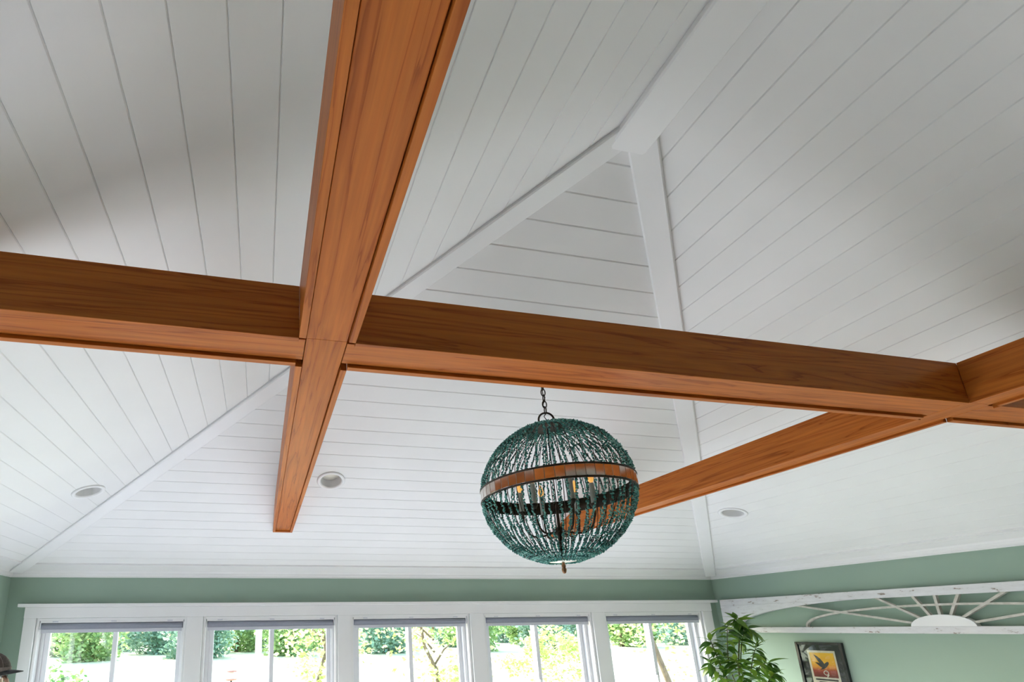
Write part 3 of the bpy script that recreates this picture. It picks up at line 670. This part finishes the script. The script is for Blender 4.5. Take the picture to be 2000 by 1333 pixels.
# faces +x; y is his left/right
zt_ = HZm                                         # brow height
k_ = zt_ / 1.70
V = []; Ed = []
def ad(x, y, z, r1, r2=None, par=None):
    V.append((x, y, z * k_, r1, r2 or r1)); i = len(V) - 1
    if par is not None: Ed.append((par, i))
    return i
pel = ad(0, 0, .96, .105, .130)
wst = ad(0, 0, 1.14, .112, .140, pel); chs = ad(0, 0, 1.32, .125, .175, wst); shl = ad(0, 0, 1.44, .085, .120, chs); nek = ad(.005, 0, 1.52, .056, .056, shl)
jaw = ad(.028, 0, 1.595, .072, .066, nek); hed = ad(.012, 0, 1.69, .090, .078, jaw); crn = ad(.0, 0, 1.775, .066, .060, hed)
for s in (-1, 1):
    a = ad(0, s * .185, 1.42, .056, None, shl); e = ad(-.02, s * .235, 1.14, .042, None, a); w_ = ad(.05, s * .235, .90, .028, None, e); h_ = ad(.075, s * .232, .82, .030, .018, w_)
    for j, (fx, fl) in enumerate(((.028, .070), (.010, .080), (-.008, .076), (-.024, .062))):
        k1 = ad(.08 + fx, s * .230, .775, .0095, None, h_); k2 = ad(.088 + fx, s * .222, .775 - fl * .6, .0085, None, k1); ad(.088 + fx, s * .208, .775 - fl, .0075, None, k2)
    t1 = ad(.110, s * .215, .815, .0105, None, w_); ad(.125, s * .205, .775, .009, None, t1)
    hpj = ad(0, s * .085, .80, .075, .075, pel); kn = ad(.01, s * .10, .50, .060, None, hpj); an = ad(-.01, s * .10, .10, .040, None, kn); hl = ad(0, s * .10, .045, .042, .04, an); ad(.13, s * .11, .035, .034, .042, hl)
body = skin_obj('body', V, Ed, SKIN)
def sub(ix, inflate, name, material):
    mp = {j: i for i, j in enumerate(ix)}
    vv = [(V[j][0], V[j][1], V[j][2], V[j][3] + inflate, V[j][4] + inflate) for j in ix]
    ee_ = [(mp[a], mp[b]) for a, b in Ed if a in mp and b in mp]
    return skin_obj(name, vv, ee_, material)
arm = lambda base: [base, base + 1, base + 2]
idx = {}
off1 = crn + 1; per = (len(V) - off1) // 2
def garment(name, vv, ee_, material, root=0):
    return skin_obj(name, [(x, y, z * k_, r1, r2) for x, y, z, r1, r2 in vv], ee_, material, root)
sm_ = MB(); rings = [(.90, .145, .178), (.98, .142, .176), (1.08, .134, .170), (1.20, .134, .176), (1.32, .138, .190), (1.40, .124, .190), (1.45, .100, .160), (1.485, .074, .100), (1.50, .064, .076)]
sm_.v = [(rx * math.cos(2 * PI * i / 28), ry * math.sin(2 * PI * i / 28), z * k_) for z, rx, ry in rings for i in range(28)]
sm_.f = [(j * 28 + i, j * 28 + (i + 1) % 28, (j + 1) * 28 + (i + 1) % 28, (j + 1) * 28 + i) for j in range(len(rings) - 1) for i in range(28)]
for s in (-1, 1):
    sm_.tube([(0, s * .125, 1.425 * k_), (0, s * .175, 1.42 * k_), (-.004, s * .205, 1.37 * k_), (-.012, s * .222, 1.25 * k_), (-.018, s * .234, 1.15 * k_)], [.062, .072, .072, .064, .060], 16, cap=False)
sm_.build('shirt', SHIRT, pm, True)
tv = [(0, 0, .98, .136, .166), (0, 0, .90, .128, .160)]; te = [(0, 1)]
for s in (-1, 1):
    n0 = len(tv); tv += [(0, s * .092, .78, .098, .094), (.01, s * .10, .50, .076, .076), (-.008, s * .10, .12, .060, .060), (-.006, s * .10, .075, .060, .060)]
    te += [(1, n0), (n0, n0 + 1), (n0 + 1, n0 + 2), (n0 + 2, n0 + 3)]
garment('trousers', tv, te, PANTS)
SHOE = noisy('brown_leather', (0.07, 0.045, 0.03), (0.11, 0.07, 0.05), 20, .5)
for s in (-1, 1):
    garment('shoe', [(-.045, s * .10, .050, .050, .050), (.05, s * .105, .046, .050, .048), (.165, s * .11, .040, .044, .040)], [(0, 1), (1, 2)], SHOE)
# face pieces
def face(mb, nm, mt): return mb.build(nm, mt, pm, True)
zf = 1.69 * k_
face(MB().tube([(.094, 0, zf - .005), (.110, 0, zf - .030), (.118, 0, zf - .048), (.098, 0, zf - .055)], [.010, .012, .014, .010], 10), 'nose', SKIN)
face(MB().tube([(.088, -.026, zf - .088), (.100, 0, zf - .088), (.088, .026, zf - .088)], [.004, .0065, .004], 8), 'mouth', noisy('lips', (0.34, 0.14, 0.11), (0.38, 0.17, 0.13), 10))
EYE = noisy('eye_white', (0.7, 0.69, 0.66), (0.75, 0.74, 0.7), 5, .2)
for s in (-1, 1):
    e = face(MB().lathe([(.0001, -.011), (.008, -.008), (.011, 0), (.008, .008), (.0001, .011)], 14, (.086, s * .031, zf - .008)), 'eye', EYE)
    MB().lathe([(.0001, -.005), (.005, -.003), (.005, .003), (.0001, .005)], 10, (.0945, s * .031, zf - .008)).build('iris', INK, e, True)
    face(MB().tube([(.0, s * .080, zf + .008), (-.012, s * .092, zf - .002), (-.012, s * .092, zf - .028), (.0, s * .080, zf - .045)], [.006, .011, .010, .006], 8), 'ear', SKIN)
HAIR = noisy('grey_brown_hair', (0.10, 0.075, 0.055), (0.18, 0.15, 0.12), 60, .8)
hb_ = MB(); hv = []
for j in range(4):
    for i in range(17):
        a = PI * .32 + (2 * PI - PI * .64) * i / 16; rr_ = (.097, .101, .102, .100, .096, .088)[j]
        hv.append((.008 + rr_ * math.cos(a), .083 / .09 * rr_ * .93 * math.sin(a), zf + .035 - .026 * j))
hb_.add(hv, [(j * 17 + i, j * 17 + i + 1, (j + 1) * 17 + i + 1, (j + 1) * 17 + i) for j in range(3) for i in range(16)])
ho = face(hb_, 'hair', HAIR); sm = ho.modifiers.new('solid', 'SOLIDIFY'); sm.thickness = .008; sm.offset = 1
# cap: six-panel crown, brim, seams, button
CAPC = noisy('charcoal_brown_twill', (0.045, 0.034, 0.028), (0.085, 0.066, 0.055), 90, .9, .2)
CAPF = noisy('taupe_cap_band', (0.16, 0.13, 0.115), (0.22, 0.18, 0.16), 60, .9)
BRIM = noisy('dark_brim_cloth', (0.026, 0.028, 0.026), (0.05, 0.052, 0.048), 60, .85)
capr = MB(); zc0 = zf + .022; prof = [(1.0, 0), (.985, .018), (.93, .040), (.82, .060), (.66, .076), (.45, .087), (.22, .092), (.03, .093)]
capr.v = []; n_ = 36
for r_, z in prof:
    for i in range(n_):
        a = 2 * PI * i / n_; fx = .112 if math.cos(a) > 0 else .108
        capr.v.append((.006 + fx * r_ * math.cos(a) , .094 * r_ * math.sin(a), zc0 + z * (1 + .06 * math.cos(a)) + .02 * math.cos(a) * (1 - r_) ))
capr.f = [(j * n_ + i, j * n_ + (i + 1) % n_, (j + 1) * n_ + (i + 1) % n_, (j + 1) * n_ + i) for j in range(len(prof) - 1) for i in range(n_)] + [tuple(range((len(prof) - 1) * n_, len(prof) * n_))]
capo = capr.build('cap', CAPC, pm, True); so = capo.modifiers.new('solid', 'SOLIDIFY'); so.thickness = .003; so.offset = 1
tag(capo, 'dark brown baseball cap with a taupe band')
for a in [PI / 6 + PI / 3 * k for k in range(6)]:
    fx = .112 if math.cos(a) > 0 else .108
    MB().tube([(.006 + (fx * r_ + .002) * math.cos(a), (.094 * r_ + .002) * math.sin(a), zc0 + .001 + z * (1 + .06 * math.cos(a)) + .02 * math.cos(a) * (1 - r_)) for r_, z in prof], .0022, 5).build('seam', CAPF, capo)
bandm = MB(); bv = []
for z, e_ in ((-.004, .003), (.026, .004)):
    for i in range(n_):
        a = 2 * PI * i / n_; fx = .112 if math.cos(a) > 0 else .108; bv.append((.006 + (fx + e_) * math.cos(a), (.094 + e_) * math.sin(a), zc0 + z))
bandm.add(bv, [(i, (i + 1) % n_, n_ + (i + 1) % n_, n_ + i) for i in range(n_)]); bandm.build('cap_band', CAPF, capo, True)
MB().lathe([(.011, 0), (.009, .006), (.0001, .008)], 12, (.006, 0, zc0 + .093)).build('cap_button', CAPF, capo, True)
bm_ = MB(); bvv = []; m1, m2 = 17, 6
for j in range(m2):
    g = j / (m2 - 1)
    for i in range(m1):
        u_ = -1 + 2 * i / (m1 - 1); a = u_ * 1.15
        ix, iy = .006 + .112 * math.cos(a), .094 * math.sin(a); ox = .006 + .112 * math.cos(a) + .076 * math.cos(u_ * PI / 2) ** .6; oy = .088 * math.sin(a) * .98
        bvv.append((ix + (ox - ix) * g, iy + (oy - iy) * g, zc0 + .004 - .022 * u_ * u_ - .010 * g + .004 * (1 - u_ * u_)))
bm_.add(bvv, [(j * m1 + i, j * m1 + i + 1, (j + 1) * m1 + i + 1, (j + 1) * m1 + i) for j in range(m2 - 1) for i in range(m1 - 1)])
bo = bm_.build('cap_brim', BRIM, capo, True); sb_ = bo.modifiers.new('solid', 'SOLIDIFY'); sb_.thickness = .005; sb_.offset = 0

# ------------------------------------------------------------------ garden outside
GZ0 = -0.30
struct(MB().box(-90, 110, D + WT + 3.2, 140, GZ0 - .5, GZ0).build('lawn', LAWN))
struct(MB().box(-90, 110, -60, D + WT + 3.2, GZ0 - .5, GZ0 + .005).build('patio', PATIO))
def crown_mesh(nm, seed, nl, rx, ry, h, size, material, base=0.0, clumps=26):
    q = random.Random(seed); mb = MB(); cl = []
    for k in range(clumps):
        a = q.uniform(0, 2 * PI); f = q.random(); z = base + h * (0.04 + .9 * f); rr_ = math.sin(PI * min(.96, .16 + .8 * f)) ** .6 * q.uniform(.35, .85)
        cl.append((Vector((rx * rr_ * math.cos(a), ry * rr_ * math.sin(a), z)), q.uniform(.25, .45)))
    for i in range(nl):
        c, s = cl[q.randrange(clumps)]
        d = Vector((q.gauss(0, 1), q.gauss(0, 1), q.gauss(0, 1))).normalized() * q.random() ** .4
        p = c + Vector((d.x * rx * s, d.y * ry * s, d.z * h * s * .45))
        p.z = max(p.z, base * .9 + .05)
        u = Vector((q.gauss(0, 1), q.gauss(0, 1), q.gauss(0, .6))).normalized(); v = u.orthogonal().normalized(); v = Quaternion(u, q.uniform(0, 6.28)) @ v
        L_ = size * q.uniform(.6, 1.3); mb.add([p, p + u * L_ * .5 + v * L_ * .28, p + u * L_, p + u * L_ * .5 - v * L_ * .28], [(0, 1, 2, 3)])
    me = bpy.data.meshes.new(nm); me.from_pydata(mb.v, [], mb.f); me.materials.append(material); return me
def trunk_mesh(h, r_, seed, material=BARK):
    q = random.Random(seed); mb = MB(); mb.tube([(q.uniform(-.1, .1) * k, q.uniform(-.1, .1) * k, h * k / 5) for k in range(6)], [r_ * (1 - .12 * k) for k in range(6)], 8)
    for b_ in range(5):
        a = b_ * 1.3 + q.random(); z = h * (.45 + .1 * b_); mb.tube([(0, 0, z), (math.cos(a) * h * .12, math.sin(a) * h * .12, z + h * .12), (math.cos(a) * h * .28, math.sin(a) * h * .28, z + h * .2)], [r_ * .45, r_ * .3, r_ * .12], 6)
    me = bpy.data.meshes.new('trunk'); me.from_pydata(mb.v, [], mb.f); me.materials.append(material); me.shade_smooth(); return me
def tree(name, loc_, crown_me, trunk_me, label, cat, group=None, rz=0, sc=1):
    r = tag(empty(name, loc_), label, cat, group); r.rotation_euler = (0, 0, rz); r.scale = (sc,) * 3
    o = bpy.data.objects.new('foliage', crown_me); col.objects.link(o); o.parent = r
    if trunk_me:
        o = bpy.data.objects.new('trunk', trunk_me); col.objects.link(o); o.parent = r
    return r
KA = [crown_mesh('foliage', 20 + k, 5600, 4.1, 3.4, 8.5, .44, TREE_A, .1, 34) for k in range(2)]
KB = [crown_mesh('foliage', 30 + k, 5600, 4.0, 3.2, 7.0, .44, TREE_B, .1, 34) for k in range(2)]
TM = trunk_mesh(6, .22, 5)
q = random.Random(12)
for row in range(3):
    x = -22.0 + 2.8 * row; i = row
    while x < 58:
        y = 45 + 10.0 * row + q.uniform(-.2, .2)
        if i % 2 == 0: tree('forest_tree', (x, y, GZ0), KA[q.randrange(2)], TM, 'blue-green leafy tree of the wood edge beyond the lawn', 'tree', 'blue-green trees beyond the lawn', q.uniform(0, 6), q.uniform(.86, .95))
        else: tree('forest_tree', (x, y, GZ0), KB[q.randrange(2)], TM, 'fresh green leafy tree of the wood edge beyond the lawn', 'tree', 'fresh green trees beyond the lawn', q.uniform(0, 6), q.uniform(.9, 1.0))
        x += 8.4; i += 1
p = at_y(112, 1333, 9.0); tree('garden_shrub', (p.x, 9.0, GZ0), crown_mesh('foliage', 41, 1500, .55, .5, 1.65, .10, TREE_D, .05, 16), None, 'bright green shrub outside the window next to the capped man', 'shrub')
p = at_y(640, 1300, 11.0); tree('garden_tree', (p.x, 11.0, GZ0), crown_mesh('foliage', 42, 2600, 1.1, 1.0, 4.4, .13, TREE_C, .8, 24), trunk_mesh(3, .06, 6), 'pale sunlit young tree outside between the second and middle windows', 'tree')
p = at_y(850, 1300, 12.5); tree('garden_tree', (p.x, 12.5, GZ0), crown_mesh('foliage', 43, 3600, 1.7, 1.5, 4.6, .14, TREE_C, .5, 26), trunk_mesh(3, .07, 7), 'pale yellow-green tree filling the middle window', 'tree')
p = at_y(1090, 1320, 14.0); tree('garden_shrub', (p.x, 14.0, GZ0), crown_mesh('foliage', 44, 3000, 1.8, 1.4, 2.1, .14, TREE_C, .1, 22), None, 'low pale shrub outside the fourth window', 'shrub')
p = at_y(1300, 1300, 10.5); tree('garden_tree', (p.x, 10.5, GZ0), crown_mesh('foliage', 45, 3600, 1.7, 1.3, 4.4, .12, TREE_C, .8, 26), None, 'pale leafy tree with a leaning brown trunk outside the window by the plant', 'tree')
tp = at_y(1298, 1310, 10.2); rt_ = [o for o in bpy.data.objects if o.get('label', '').startswith('pale leafy tree with a leaning')][0]
mb = MB(); mb.tube([(tp.x - p.x + .35 - .18 * k, -.3, .0 + .6 * k) for k in range(6)], [.075, .07, .065, .06, .05, .03], 8); mb.build('trunk', BARK, rt_, True)
# white garden post with a lantern-like feeder
p = at_y(505, 1260, 16.0)
gp = tag(empty('garden_post', (p.x, 16.0, GZ0)), 'white painted post standing on the lawn outside the second window', 'post')
MB().box(-.10, .10, -.10, .10, 0, 2.75).build('shaft', TRIMW, gp, bevel=.01)
MB().box(-.13, .13, -.13, .13, 2.75, 2.82).add([(-.13, -.13, 2.82), (.13, -.13, 2.82), (.13, .13, 2.82), (-.13, .13, 2.82), (0, 0, 2.98)], [(0, 1, 4), (1, 2, 4), (2, 3, 4), (3, 0, 4)]).build('post_cap', TRIMW, gp)
p = at_y(452, 1316, 9.5)
RUST = noisy('terracotta', (0.34, 0.14, 0.09), (0.42, 0.20, 0.13), 12, .8)
ft = tag(empty('bird_feeder', (p.x, 9.5, GZ0)), 'reddish brown bird feeder on a pole outside the second window', 'bird feeder')
zf_ = p.z - GZ0
MB().tube([(0, 0, 0), (0, 0, zf_ - .12)], .018, 8).build('pole', BRONZE, ft)
MB().lathe([(.0001, -.12), (.09, -.12), (.10, -.105), (.10, -.095), (.0001, -.095)], 20, (0, 0, zf_)).build('tray', RUST, ft)
MB().lathe([(.045, -.095), (.045, .03), (.0001, .03)], 16, (0, 0, zf_)).build('seed_tube', CREAM, ft)
MB().lathe([(.10, .025), (.085, .05), (.02, .085), (.0001, .09)], 20, (0, 0, zf_)).build('roof', RUST, ft)
